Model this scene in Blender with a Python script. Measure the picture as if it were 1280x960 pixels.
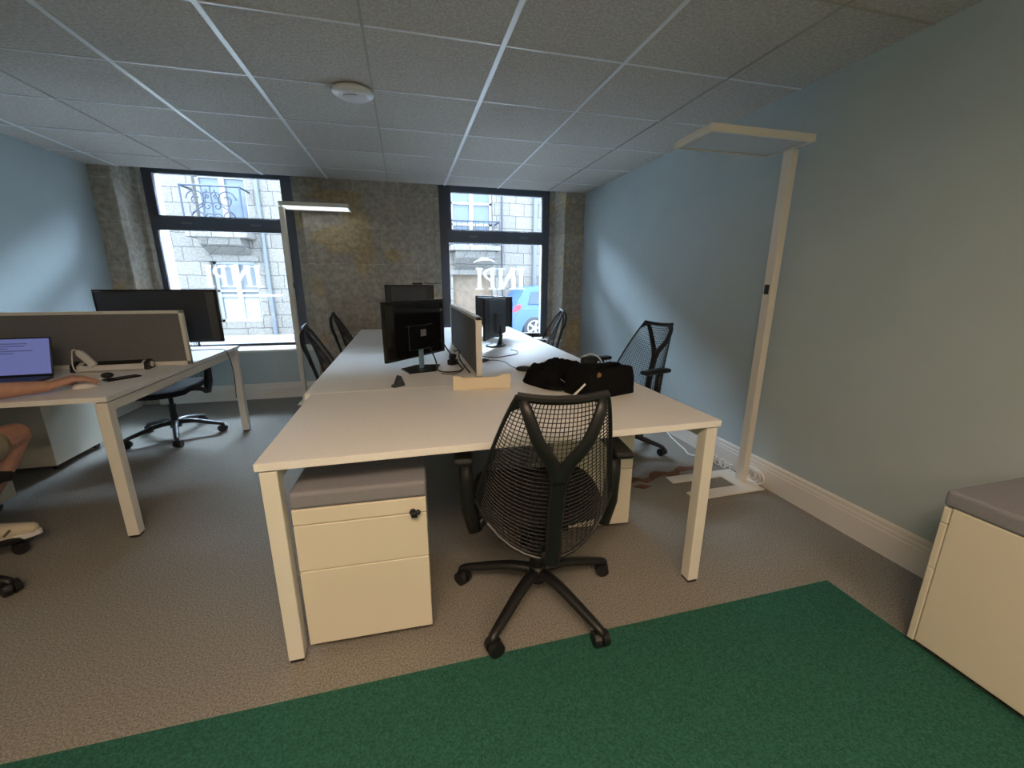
import bpy, bmesh, math, random
from mathutils import Vector, Matrix, Euler
PI = math.pi
sc = bpy.context.scene
C = sc.collection
for o in list(bpy.data.objects): bpy.data.objects.remove(o)

# ------------------------------------------------------------------ camera, light, exposure
cam = bpy.data.cameras.new('camera'); cam.sensor_width = 36; cam.lens = 509.42/1280*36
cam.clip_start = .02; cam.clip_end = 200
co = bpy.data.objects.new('camera', cam); C.objects.link(co)
EYE = 1.2752
r_ = Vector((0.96866436, -0.2483616, 0.00242425)); u_ = Vector((0.0583985, 0.23723205, 0.96969612)); f_ = Vector((0.24141039, 0.9391685, -0.24430218))
m3 = Matrix((r_, u_, -f_)).transposed()
co.matrix_world = Matrix.Translation((0, 0, EYE)) @ m3.to_4x4()
sc.camera = co
sc.view_settings.view_transform = 'Standard'; sc.view_settings.look = 'None'
sc.view_settings.gamma = 1; sc.view_settings.use_curve_mapping = False
sc.view_settings.exposure = 1.25

w = bpy.data.worlds.new('world'); sc.world = w; w.use_nodes = True
bg = w.node_tree.nodes['Background']; bg.inputs[0].default_value = (.60, .79, 1.0, 1)
# hazy sky, brighter beyond the far houses than behind this building
wt = w.node_tree; _tc = wt.nodes.new('ShaderNodeTexCoord'); _sp = wt.nodes.new('ShaderNodeSeparateXYZ'); _mr = wt.nodes.new('ShaderNodeMapRange')
wt.links.new(_tc.outputs['Generated'], _sp.inputs[0]); wt.links.new(_sp.outputs[1], _mr.inputs[0]); wt.links.new(_mr.outputs[0], bg.inputs[1])
_mr.inputs[1].default_value = -.1; _mr.inputs[2].default_value = .6; _mr.inputs[3].default_value = 5; _mr.inputs[4].default_value = 52

def light(name, kind, loc, energy, col, rot=(0, 0, 0), size=None, size_y=None, **k):
    l = bpy.data.lights.new(name, kind); l.energy = energy; l.color = col
    if kind == 'AREA':
        l.shape = 'RECTANGLE'; l.size = size; l.size_y = size_y or size
    for a, b in k.items(): setattr(l, a, b)
    o = bpy.data.objects.new(name, l); o.location = loc; o.rotation_euler = rot; C.objects.link(o); return o
light('sun', 'SUN', (0, 0, 10), 1.2, (1, .95, .88), (math.radians(42), 0, math.radians(-18)), angle=.01)
for nm, x0, x1 in (('window_portal', -2.5, -1.1), ('window_portal', .5, 1.85)):
    light(nm, 'AREA', ((x0+x1)/2, 5.45, 1.45), 1, (1, 1, 1), (-PI/2, 0, 0), x1-x0, 1.8).data.cycles.is_portal = True
# warm ceiling lamps of the room part behind the photographer, then added upward fill
WARM = (1, .73, .50)
light('ceiling_lamp_back', 'AREA', (-.2, -.5, 2.27), 20, WARM, (0, 0, 0), 1.2, .6)
light('ceiling_lamp_rear', 'AREA', (.5, -2.2, 2.27), 14, WARM, (0, 0, 0), 1.0, .5)
light('ceiling_fill_light', 'AREA', (.9, -.9, 1.95), 13, WARM, (PI, 0, 0), .6, .3)  # this and the next: unseen light added to brighten the ceiling
light('ceiling_fill_light', 'AREA', (-1.6, -.9, 1.95), 9, WARM, (PI, 0, 0), .6, .3)

# ------------------------------------------------------------------ materials
def S(r, g, b):
    f = lambda c: (c/255/12.92) if c/255 <= .04045 else ((c/255+.055)/1.055)**2.4
    return (f(r), f(g), f(b), 1)
MC = {}
def mat(name, col, rough=.5, metal=0, spec=.5, noise=0, nscale=40, bump=0, bscale=None, emis=None, estr=0):
    if name in MC: return MC[name]
    m = bpy.data.materials.new(name); m.use_nodes = True; nt = m.node_tree; b = nt.nodes['Principled BSDF']
    b.inputs['Base Color'].default_value = col; b.inputs['Roughness'].default_value = rough
    b.inputs['Metallic'].default_value = metal; b.inputs['Specular IOR Level'].default_value = spec
    if noise or bump:
        tc = nt.nodes.new('ShaderNodeTexCoord')
        n = nt.nodes.new('ShaderNodeTexNoise'); n.inputs['Scale'].default_value = nscale; n.inputs['Detail'].default_value = 4
        nt.links.new(tc.outputs['Object'], n.inputs['Vector'])
        if noise:
            rp = nt.nodes.new('ShaderNodeValToRGB')
            rp.color_ramp.elements[0].position = .3; rp.color_ramp.elements[1].position = .7
            rp.color_ramp.elements[0].color = tuple(c*(1-noise) for c in col[:3])+(1,)
            rp.color_ramp.elements[1].color = tuple(min(1, c*(1+noise)) for c in col[:3])+(1,)
            nt.links.new(n.outputs['Fac'], rp.inputs[0]); nt.links.new(rp.outputs[0], b.inputs['Base Color'])
        if bump:
            n2 = n
            if bscale:
                n2 = nt.nodes.new('ShaderNodeTexNoise'); n2.inputs['Scale'].default_value = bscale; n2.inputs['Detail'].default_value = 5
                nt.links.new(tc.outputs['Object'], n2.inputs['Vector'])
            bp = nt.nodes.new('ShaderNodeBump'); bp.inputs['Strength'].default_value = bump; bp.inputs['Distance'].default_value = .004
            nt.links.new(n2.outputs['Fac'], bp.inputs['Height']); nt.links.new(bp.outputs[0], b.inputs['Normal'])
    if emis: b.inputs['Emission Color'].default_value = emis; b.inputs['Emission Strength'].default_value = estr
    MC[name] = m; return m

M_paint = mat('wall_paint', S(178, 192, 196), .75, noise=.03, nscale=3, bump=.05, bscale=120)
M_ceil = mat('ceiling_tile', S(192, 186, 178), .95, noise=.20, nscale=80, bump=.9, bscale=120)
M_grid = mat('ceiling_grid_white', S(228, 230, 232), .35)
M_grid_shaded = mat('ceiling_grid_shaded', S(168, 163, 154), .7)  # white bars greyed in the colour where less light catches them
M_carpet = mat('carpet_grey', S(142, 138, 131), 1, spec=.1, noise=.42, nscale=165, bump=1, bscale=230)
M_green = mat('carpet_green', S(50, 98, 84), 1, spec=.1, noise=.32, nscale=150, bump=1, bscale=220)
M_base = mat('skirting_paint', S(226, 222, 214), .4)
M_desk = mat('desk_laminate', S(240, 238, 234), .42, spec=.4, noise=.012, nscale=60)
M_edge = mat('desk_edge_band', S(232, 226, 214), .45)
M_metal = mat('white_powder_coat', S(232, 228, 218), .38)
M_cab = mat('cabinet_white', S(226, 218, 200), .42)
M_pad = mat('grey_felt', S(138, 138, 146), .95, spec=.2, noise=.06, nscale=200, bump=.3, bscale=300)
M_screen = mat('divider_fabric', S(122, 123, 127), .95, spec=.15, noise=.12, nscale=220, bump=.4, bscale=300)
M_black = mat('black_plastic', S(26, 26, 28), .42)
M_net = mat('black_net', S(16, 16, 17), .55)
M_blackg = mat('black_gloss', S(14, 14, 16), .12)
M_dark = mat('monitor_housing', S(56, 60, 68), .38)
M_fab = mat('black_fabric', S(20, 20, 22), .95, spec=.1, noise=.25, nscale=120, bump=.5, bscale=200)
M_frame = mat('window_frame_dark', S(82, 86, 98), .4)
M_lampw = mat('lamp_white', S(226, 220, 208), .35)
M_diff = mat('lamp_diffuser', S(205, 210, 216), .22)
M_diffon = mat('lamp_diffuser_lit', S(240, 244, 246), .3, emis=(.9, .97, 1, 1), estr=.5)
M_white = mat('white_plastic', S(225, 225, 225), .35)
M_cable = mat('white_cable', S(235, 232, 228), .5)
M_grey = mat('grey_plastic', S(120, 122, 125), .5)
M_beige = mat('cream_metal', S(228, 214, 186), .5)
M_skin = mat('skin', S(190, 144, 124), .5, noise=.08, nscale=25, bump=.1, bscale=120)
M_short = mat('shorts_cotton', S(170, 162, 136), .9, noise=.08, nscale=60, bump=.3, bscale=90)
M_shirt = mat('shirt_cotton', S(70, 84, 110), .9, noise=.06, nscale=60, bump=.3, bscale=90)
M_hair = mat('hair_brown', S(58, 42, 30), .7, noise=.3, nscale=80, bump=.5)
M_brown = mat('brown_strip', S(110, 72, 46), .8, noise=.35, nscale=18, bump=.4)
M_seatbk = mat('seat_black', S(24, 24, 27), .9, noise=.2, nscale=160, bump=.4)
M_chrome = mat('chrome', S(200, 200, 205), .15, metal=1)

def mat_stone(name, c1, c2, mortar, bw, bh, scale=1., ochre=True, ms=.012, emb=0, off=.5):
    m = bpy.data.materials.new(name); m.use_nodes = True; nt = m.node_tree; b = nt.nodes['Principled BSDF']
    b.inputs['Roughness'].default_value = .95; b.inputs['Specular IOR Level'].default_value = .15
    tc = nt.nodes.new('ShaderNodeTexCoord'); N = nt.nodes; L = nt.links
    sep = N.new('ShaderNodeSeparateXYZ'); L.new(tc.outputs['Object'], sep.inputs[0])
    ad = N.new('ShaderNodeMath'); ad.operation = 'ADD'; L.new(sep.outputs[0], ad.inputs[0]); L.new(sep.outputs[1], ad.inputs[1])
    cb = N.new('ShaderNodeCombineXYZ'); L.new(ad.outputs[0], cb.inputs[0]); L.new(sep.outputs[2], cb.inputs[1])
    dn = N.new('ShaderNodeTexNoise'); dn.inputs['Scale'].default_value = 3.2; dn.inputs['Detail'].default_value = 3; L.new(tc.outputs['Object'], dn.inputs['Vector'])
    vm = N.new('ShaderNodeVectorMath'); vm.operation = 'MULTIPLY_ADD'; vm.inputs[1].default_value = (.05, .05, 0)
    L.new(dn.outputs['Color'], vm.inputs[0]); L.new(cb.outputs[0], vm.inputs[2])
    br = N.new('ShaderNodeTexBrick'); L.new(vm.outputs[0], br.inputs['Vector']); br.offset = off; br.squash = .75; br.squash_frequency = 3
    br.inputs['Color1'].default_value = c1; br.inputs['Color2'].default_value = c2; br.inputs['Mortar'].default_value = mortar
    br.inputs['Scale'].default_value = 1; br.inputs['Mortar Size'].default_value = ms; br.inputs['Mortar Smooth'].default_value = .6
    br.inputs['Brick Width'].default_value = bw; br.inputs['Row Height'].default_value = bh
    n1 = N.new('ShaderNodeTexNoise'); n1.inputs['Scale'].default_value = 22; n1.inputs['Detail'].default_value = 6; L.new(tc.outputs['Object'], n1.inputs['Vector'])
    rp = N.new('ShaderNodeValToRGB'); rp.color_ramp.elements[0].position = .3; rp.color_ramp.elements[1].position = .75
    rp.color_ramp.elements[0].color = (.66, .66, .66, 1); rp.color_ramp.elements[1].color = (1.12, 1.12, 1.12, 1); L.new(n1.outputs['Fac'], rp.inputs[0])
    mx = N.new('ShaderNodeMix'); mx.data_type = 'RGBA'; mx.blend_type = 'MULTIPLY'; mx.inputs[0].default_value = 1
    L.new(br.outputs['Color'], mx.inputs[6]); L.new(rp.outputs[0], mx.inputs[7]); out = mx.outputs[2]
    if ochre:
        n3 = N.new('ShaderNodeTexNoise'); n3.inputs['Scale'].default_value = 1.9; n3.inputs['Detail'].default_value = 3; L.new(tc.outputs['Object'], n3.inputs['Vector'])
        r3 = N.new('ShaderNodeValToRGB'); r3.color_ramp.elements[0].position = .56; r3.color_ramp.elements[1].position = .64; L.new(n3.outputs['Fac'], r3.inputs[0])
        m2 = N.new('ShaderNodeMix'); m2.data_type = 'RGBA'; L.new(r3.outputs[0], m2.inputs[0]); L.new(out, m2.inputs[6]); 
        m4 = N.new('ShaderNodeMix'); m4.data_type = 'RGBA'; m4.blend_type = 'MULTIPLY'; m4.inputs[0].default_value = 1; L.new(out, m4.inputs[6]); m4.inputs[7].default_value = (1.15, .98, .72, 1)
        L.new(m4.outputs[2], m2.inputs[7]); out = m2.outputs[2]
    L.new(out, b.inputs['Base Color'])
    bp = N.new('ShaderNodeBump'); bp.inputs['Strength'].default_value = .5; bp.inputs['Distance'].default_value = .02
    sb = N.new('ShaderNodeMath'); sb.operation = 'SUBTRACT'; L.new(n1.outputs['Fac'], sb.inputs[0]); L.new(br.outputs['Fac'], sb.inputs[1]); L.new(sb.outputs[0], bp.inputs['Height'])
    L.new(bp.outputs[0], b.inputs['Normal']); return m
M_stone = mat_stone('pier_stone', S(186, 178, 164), S(170, 162, 149), S(196, 189, 176), .62, .37, ms=.006, off=.37)
M_facade = mat_stone('facade_stone', S(122, 118, 112), S(112, 108, 103), S(78, 76, 76), .62, .36, ochre=False, ms=.012, off=.42)
M_ochre = mat('ochre_stone_patch', S(172, 154, 122), .95, noise=.3, nscale=25, bump=.8, bscale=60)

def mat_glass(name, col=(1, 1, 1, 1), fac=.06):
    m = bpy.data.materials.new(name); m.use_nodes = True; nt = m.node_tree; nt.nodes.remove(nt.nodes['Principled BSDF'])
    t = nt.nodes.new('ShaderNodeBsdfTransparent'); t.inputs[0].default_value = col
    g = nt.nodes.new('ShaderNodeBsdfGlossy'); g.inputs['Roughness'].default_value = .02
    fr = nt.nodes.new('ShaderNodeFresnel'); fr.inputs[0].default_value = 1.45
    x = nt.nodes.new('ShaderNodeMixShader'); nt.links.new(fr.outputs[0], x.inputs[0]); nt.links.new(t.outputs[0], x.inputs[1]); nt.links.new(g.outputs[0], x.inputs[2])
    nt.links.new(x.outputs[0], nt.nodes['Material Output'].inputs[0]); return m
M_glass = mat_glass('window_glass')
def mat_frost(name, col, k):
    m = bpy.data.materials.new(name); m.use_nodes = True; nt = m.node_tree; nt.nodes.remove(nt.nodes['Principled BSDF'])
    t = nt.nodes.new('ShaderNodeBsdfTransparent'); g = nt.nodes.new('ShaderNodeBsdfTranslucent'); g.inputs[0].default_value = col
    x = nt.nodes.new('ShaderNodeMixShader'); x.inputs[0].default_value = k; nt.links.new(t.outputs[0], x.inputs[1]); nt.links.new(g.outputs[0], x.inputs[2])
    nt.links.new(x.outputs[0], nt.nodes['Material Output'].inputs[0]); return m
M_decal = mat_frost('frosted_decal', (.92, .95, 1, 1), .24)
M_carpaint = mat('car_paint_blue', S(48, 78, 122), .25)
M_carglass = mat('car_glass', S(40, 52, 62), .08)
M_tail = mat('tail_light_red', S(150, 30, 45), .3)
M_tyre = mat('tyre_rubber', S(45, 45, 50), .8)
M_alloy = mat('alloy_wheel', S(170, 175, 180), .35, metal=.6)
M_road = mat('asphalt', S(120, 120, 120), .9, noise=.15, nscale=30)
M_pave = mat('pavement', S(140, 140, 138), .9, noise=.1, nscale=20)
M_shut = mat('grey_window_board', S(96, 100, 106), .6)
M_wframe = mat('white_window_frame', S(150, 152, 154), .5)
M_fpane = mat('facade_pane', S(82, 92, 104), .15)
M_door = mat('tan_boarding', S(104, 90, 76), .8, noise=.2, nscale=8)
M_iron = mat('wrought_iron', S(40, 46, 62), .5)
M_pipe = mat('drain_pipe', S(84, 88, 96), .5)
M_curtain = mat('white_curtain', S(140, 146, 148), .9)
M_scr = mat('laptop_screen', S(90, 100, 150), .2, emis=S(110, 118, 178), estr=.26)
M_scrt = mat('laptop_text', S(80, 84, 120), .4, emis=S(84, 90, 140), estr=.22)

# ------------------------------------------------------------------ mesh helpers
def mesh_obj(name, bm, m, parent=None, smooth=False, bevel=0, seg=2, loc=None):
    me = bpy.data.meshes.new(name); bmesh.ops.recalc_face_normals(bm, faces=bm.faces); bm.to_mesh(me); bm.free()
    for x in (m if isinstance(m, (list, tuple)) else [m]): me.materials.append(x)
    if smooth:
        for p in me.polygons: p.use_smooth = True
    o = bpy.data.objects.new(name, me); C.objects.link(o)
    if parent: o.parent = parent
    if loc: o.location = loc
    if bevel:
        b = o.modifiers.new('bevel', 'BEVEL'); b.width = bevel; b.segments = seg; b.limit_method = 'ANGLE'; b.angle_limit = math.radians(40)
    return o
class B:
    """collects shapes; build() links them as ONE mesh object"""
    def __init__(s): s.bm = bmesh.new(); s.mi = 0
    def _tag(s, n0):
        s.bm.faces.ensure_lookup_table()
        for f in s.bm.faces[n0:]: f.material_index = s.mi
    def box(s, x0, x1, y0, y1, z0, z1, rot=None, piv=None):
        n0 = len(s.bm.faces)
        vs = bmesh.ops.create_cube(s.bm, size=1)['verts']
        for v in vs:
            v.co = Vector(((x0+x1)/2+v.co.x*(x1-x0), (y0+y1)/2+v.co.y*(y1-y0), (z0+z1)/2+v.co.z*(z1-z0)))
        if rot is not None:
            bmesh.ops.rotate(s.bm, verts=vs, cent=piv or ((x0+x1)/2, (y0+y1)/2, (z0+z1)/2), matrix=Euler(rot).to_matrix())
        s._tag(n0); return s
    def cone(s, a, b, ra, rb=None, seg=16, caps=True):
        n0 = len(s.bm.faces); rb = ra if rb is None else rb
        a, b = Vector(a), Vector(b); d = b-a
        q = d.to_track_quat('Z', 'Y').to_matrix().to_4x4()
        vs = bmesh.ops.create_cone(s.bm, cap_ends=caps, segments=seg, radius1=ra, radius2=rb, depth=d.length)['verts']
        bmesh.ops.transform(s.bm, verts=vs, matrix=Matrix.Translation((a+b)/2) @ q); s._tag(n0); return s
    def ball(s, c, r, sc_=(1, 1, 1), seg=14, rot=None):
        n0 = len(s.bm.faces)
        vs = bmesh.ops.create_uvsphere(s.bm, u_segments=seg, v_segments=max(6, seg*2//3), radius=r)['verts']
        M = Matrix.Translation(c) @ (Euler(rot).to_matrix().to_4x4() if rot else Matrix.Identity(4)) @ Matrix.Diagonal((*sc_, 1))
        bmesh.ops.transform(s.bm, verts=vs, matrix=M); s._tag(n0); return s
    def tube(s, pts, r, seg=8, flat=None, up=(0, 0, 1)):
        """swept tube; r number or list; flat=(w,h) gives an elliptical/rect section"""
        n0 = len(s.bm.faces)
        P = [Vector(p) for p in pts]; n = len(P); rings = []
        for i, p in enumerate(P):
            t = (P[min(i+1, n-1)]-P[max(i-1, 0)]).normalized()
            u = Vector(up)
            if abs(t.dot(u)) > .97: u = Vector((1, 0, 0)) if abs(t.x) < .9 else Vector((0, 1, 0))
            a = t.cross(u).normalized(); b = a.cross(t).normalized()
            rr = r[i] if isinstance(r, (list, tuple)) else r
            wx, wy = (1, 1) if flat is None else flat
            rings.append([s.bm.verts.new(p+a*math.cos(k*2*PI/seg+PI/seg)*rr*wx+b*math.sin(k*2*PI/seg+PI/seg)*rr*wy) for k in range(seg)])
        for i in range(n-1):
            for k in range(seg):
                s.bm.faces.new((rings[i][k], rings[i][(k+1) % seg], rings[i+1][(k+1) % seg], rings[i+1][k]))
        s.bm.faces.new(rings[0][::-1]); s.bm.faces.new(rings[-1]); s._tag(n0); return s
    def prism(s, pts, axis, a, b):
        """extrude 2D outline along an axis from a to b"""
        n0 = len(s.bm.faces)
        def P(p, t):
            return {'x': (t, p[0], p[1]), 'y': (p[0], t, p[1]), 'z': (p[0], p[1], t)}[axis]
        lo = [s.bm.verts.new(P(p, a)) for p in pts]; hi = [s.bm.verts.new(P(p, b)) for p in pts]
        n = len(pts)
        f1 = s.bm.faces.new(lo[::-1]); f2 = s.bm.faces.new(hi)
        for i in range(n): s.bm.faces.new((lo[i], lo[(i+1) % n], hi[(i+1) % n], hi[i]))
        f1.normal_update(); f2.normal_update()
        bmesh.ops.triangulate(s.bm, faces=[f for f in (f1, f2) if len(f.verts) > 4], ngon_method='EAR_CLIP')
        s._tag(n0); return s
    def lathe(s, prof, c=(0, 0, 0), seg=32):
        n0 = len(s.bm.faces); c = Vector(c); rings = []
        for r, z in prof:
            if r < 1e-6: rings.append([s.bm.verts.new(c+Vector((0, 0, z)))])
            else: rings.append([s.bm.verts.new(c+Vector((r*math.cos(2*PI*k/seg), r*math.sin(2*PI*k/seg), z))) for k in range(seg)])
        for i in range(len(rings)-1):
            A, D = rings[i], rings[i+1]
            for k in range(seg):
                q = [A[k % len(A)], A[(k+1) % len(A)], D[(k+1) % len(D)], D[k % len(D)]]
                u = []
                for v in q:
                    if v not in u: u.append(v)
                if len(u) > 2: s.bm.faces.new(u)
        s._tag(n0); return s
    def build(s, name, m, parent=None, **k): return mesh_obj(name, s.bm, m, parent, **k)
def smoothpts(P, n=4):
    P = [Vector(p) for p in P]; out = []
    for i in range(len(P)-1):
        p0, p1, p2, p3 = P[max(i-1, 0)], P[i], P[i+1], P[min(i+2, len(P)-1)]
        for k in range(n):
            t = k/n
            out.append(.5*((2*p1)+(p2-p0)*t+(2*p0-5*p1+4*p2-p3)*t*t+(3*p1-p0-3*p2+p3)*t**3))
    out.append(P[-1]); return out
def struct(o): o['kind'] = 'structure'; return o
def tag(o, label, cat, group=None):
    o['label'] = label; o['category'] = cat
    if group: o['group'] = group
    return o
def thing(name, label, cat, loc=(0, 0, 0), rz=0, group=None):
    o = bpy.data.objects.new(name, None); o.empty_display_size = .1; C.objects.link(o)
    o.location = loc; o.rotation_euler = (0, 0, rz); return tag(o, label, cat, group)
KIDS = {}
def dup(root, loc, rz, label, group=None):
    def cp(o, par):
        c = o.copy(); C.objects.link(c)
        if par: c.parent = par
        for ch in [x for x in ORIG if x.parent == o]: cp(ch, c)
        return c
    ORIG = list(bpy.data.objects)
    r = cp(root, None); r.location = loc; r.rotation_euler = (0, 0, rz); r['label'] = label
    if group: r['group'] = group
    return r
def kids(o): return [x for x in bpy.data.objects if x.parent == o]

# ------------------------------------------------------------------ room shell
XL, XR, YB, ZC, YR = -2.748, 2.168, 4.92, 2.302, -3.2
struct(B().box(XL-.3, XR+.3, YR-.2, 5.62, -.12, 0).build('floor', M_carpet))
struct(B().box(XL-.3, XR+.3, YR-.2, YB, ZC, ZC+.10).build('ceiling', M_ceil))
struct(B().box(XL-.3, XR+.3, YB, 5.66, 2.46, 2.60).build('ceiling_window_recess', M_paint))
struct(B().box(XL-.3, XR+.3, YB-.05, YB, ZC+.1, 2.46).build('ceiling_edge', M_paint))
struct(B().box(XL-.3, XL, YR, 5.62, 0, 2.5).build('wall_left', M_paint))
struct(B().box(XR, XR+.3, YR, 5.62, 0, 2.5).build('wall_right', M_paint))
struct(B().box(XL-.3, XR+.3, YR-.2, YR, 0, 2.5).build('wall_rear', M_paint))
# back wall: three stone piers with deep reveals, painted apron below the windows
def stonepier(name, pts):
    b = B().prism(pts, 'z', 0, 2.46)
    o = struct(b.build(name, M_stone)); return o
wb = B()
wb.prism([(XL-.3, YB), (-2.567, YB), (-2.545, 5.20), (-2.50, 5.20), (-2.50, 5.62), (XL-.3, 5.62)], 'z', 0, 2.46)
wb.prism([(-.987, YB), (.364, YB), (.364, 5.12), (.44, 5.12), (.44, 5.62), (-1.12, 5.62), (-1.12, 5.20), (-1.0, 5.20)], 'z', 0, 2.46)
wb.prism([(1.915, YB), (XR+.3, YB), (XR+.3, 5.62), (1.84, 5.62), (1.84, 5.24), (1.90, 5.24)], 'z', 0, 2.46)
struct(wb.build('wall_back', M_stone, bevel=.012))
ap = B()
ap.box(-2.567, -.987, YB+.004, 5.61, 0, .53).box(.364, 1.915, YB+.004, 5.61, 0, .53)
struct(ap.build('wall_back_apron', M_paint))
# projecting ochre patches where old render came off the middle pier
def blob(cx, cz, rx, rz, seed, n=22):
    random.seed(seed); return [(cx+rx*math.cos(2*PI*k/n)*(1+random.uniform(-.16, .12)), cz+rz*math.sin(2*PI*k/n)*(1+random.uniform(-.2, .15))) for k in range(n)]
pt = B()
for cx, cz, rx, rz, sd in ((-.63, 2.13, .27, .075, 1), (-.60, 1.72, .30, .14, 5), (-.1, 1.55, .1, .07, 8)):
    pt.prism(blob(cx, cz, rx, rz, sd), 'y', YB-.006, YB+.01)
struct(pt.build('trim_stone_patches', M_ochre))

# skirting
def skirt(name, a, b, axis, sgn, at):
    prof = [(0, 0), (.016, 0), (.016, .115), (.013, .122), (.013, .135), (.009, .145), (.009, .160), (.004, .170), (0, .172)]
    bb = B(); P = [(at+sgn*p, z) for p, z in prof]
    if axis == 'y': bb.prism(P, 'y', a, b)
    else: bb.prism(P, 'x', a, b)
    return struct(bb.build(name, M_base))
skirt('baseboard_right', YR, YB, 'y', -1, XR)
skirt('baseboard_left', YR, YB, 'y', 1, XL)
skirt('baseboard_back', -2.567, -.99, 'x', -1, YB+.004)
skirt('baseboard_back_right', .37, 1.91, 'x', -1, YB+.004)

# ceiling grid
gx0, gy0 = -1.308, 2.688
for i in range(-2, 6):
    x = gx0+.6*i; shaded = i in (2, 5, -1)
    wd = .006 if shaded else (.009 if i == 4 else .012)
    struct(B().box(x-wd, x+wd, YR+.01, YB, ZC-.005, ZC+.01).build('trim_ceiling_bar_long', M_grid_shaded if shaded else M_grid))
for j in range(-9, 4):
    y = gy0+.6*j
    struct(B().box(XL, XR, y-.005, y+.005, ZC-.0035, ZC+.01).build('trim_ceiling_bar_cross', M_grid if j >= -1 else M_grid_shaded))

# windows
def window(name, fx0, fx1, px0u, px1u, px0l, px1l, zt, zu0, zu1, zl0, zl1):
    y0, y1 = 5.27, 5.345
    f = B()
    f.prism([(fx0, .53), (px0l, .53), (px0l, zl1), (px0u, zu0), (px0u, 2.44), (fx0, 2.44)], 'y', y0, y1)
    f.prism([(px1l, .53), (fx1, .53), (fx1, 2.44), (px1u, 2.44), (px1u, zu0), (px1l, zl1)], 'y', y0, y1)
    f.box(px0u-.001, px1u+.001, y0+.001, y1-.001, zu1, 2.439).box(px0l-.001, px1l+.001, y0-.01, y1+.01, zl1, zu0).box(px0l-.001, px1l+.001, y0+.001, y1-.001, .531, zl0)
    root = struct(f.build(name, M_frame, bevel=.004))
    g = B()   # glazing beads
    for a, b_, c, d in ((px0u, px1u, zu0, zu1), (px0l, px1l, zl0, zl1)):
        g.box(a, a+.012, y0+.01, y1-.01, c, d).box(b_-.012, b_, y0+.01, y1-.01, c, d).box(a, b_, y0+.01, y1-.01, d-.012, d).box(a, b_, y0+.01, y1-.01, c, c+.012)
    g.build('glazing_bead', M_frame, root)
    for a, b_, c, d in ((px0u, px1u, zu0, zu1), (px0l, px1l, zl0, zl1)):
        B().box(a, b_, 5.303, 5.309, c, d).build('window_pane', M_glass, root)
    lk = B().box((px0l+px1l)/2-.35, (px0l+px1l)/2-.25, y0-.014, y0-.009, (zl1+zu0)/2-.01, (zl1+zu0)/2+.006)
    lk.box((px0l+px1l)/2+.30, (px0l+px1l)/2+.40, y0-.014, y0-.009, (zl1+zu0)/2-.01, (zl1+zu0)/2+.006)
    lk.build('vent_slot', M_grey, root)
    B().box(fx0-.02, fx1+.02, YB-.012, 5.27, .525, .545).build('window_sill', M_base, root)
    return root
W1 = window('window_1', -2.545, -1.02, -2.43, -1.23, -2.47, -1.28, 0, 1.92, 2.345, .56, 1.80)
W2 = window('window_2', .44, 1.90, .585, 1.76, .545, 1.77, 0, 1.875, 2.315, .56, 1.745)

# frosted INPI lettering on each pane, meant to be read from the street (mirrored inside)
def lettering(x0, z0, h, parent, y=5.296):
    b = B(); t = .17*h; sr = .09*h; ya, yb = y, y+.002
    def stem(x): b.box(x-t/2, x+t/2, ya, yb, z0, z0+h); b.box(x-t/2-sr, x+t/2+sr, ya, yb, z0, z0+.07*h); b.box(x-t/2-sr, x+t/2+sr, ya, yb, z0+.93*h, z0+h)
    def diag(xa, za, xb, zb, w_): b.prism([(xa-w_/2, za), (xa+w_/2, za), (xb+w_/2, zb), (xb-w_/2, zb)], 'y', ya, yb)
    X = x0
    stem(X); X += .62*h                                    # I
    n = 14; out = [(X-.52*h*math.sin(PI*k/n)*.85, z0+h*(.71+.29*math.cos(PI*k/n))) for k in range(n+1)]
    inn = [(X-.36*h*math.sin(PI*k/n)*.85, z0+h*(.71+.20*math.cos(PI*k/n))) for k in range(n, -1, -1)]
    out[0] = (X, z0+h); out[-1] = (X, z0+.42*h)
    b.prism(out+inn, 'y', ya, yb); stem(X); X += .42*h     # mirrored P
    stem(X); diag(X+.0*h, z0, X+.62*h, z0+h, t*1.1)         # mirrored N
    X += .62*h; stem(X); X += .38*h
    stem(X)                                                # I
    return b.build('lettering_decal', M_decal, parent)
lettering(-2.07, 1.205, .235, W1)
lettering(.93, 1.17, .27, W2)
lf = B().prism([(.85+.3*t, 1.50+.07*math.sin(PI*t)) for t in [k/12 for k in range(13)]]+[(1.15-.26*t, 1.5+.035*math.sin(PI*t)) for t in [k/12 for k in range(1, 12)]], 'y', 5.296, 5.298)
lf.build('leaf_decal', M_decal, W2)
B().box(-2.0, -1.36, 5.296, 5.298, 1.10, 1.125).build('line_decal', M_decal, W1)

# ------------------------------------------------------------------ street outside
struct(B().box(-16, 18, 5.62, 13.2, -.36, -.32).build('floor_street', M_road))
struct(B().box(-16, 18, 12.72, 13.0, -.32, -.22).build('floor_far_pavement', M_pave))
fac = thing('stone_building', 'pale stone town house across the street with iron balconies', 'building', (0, 13, -.32))
def F(b, name, m, **k): 
    o = b.build(name, m, fac, **k); o.location = (0, -13, .32); return o
YF = 13.0
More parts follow.
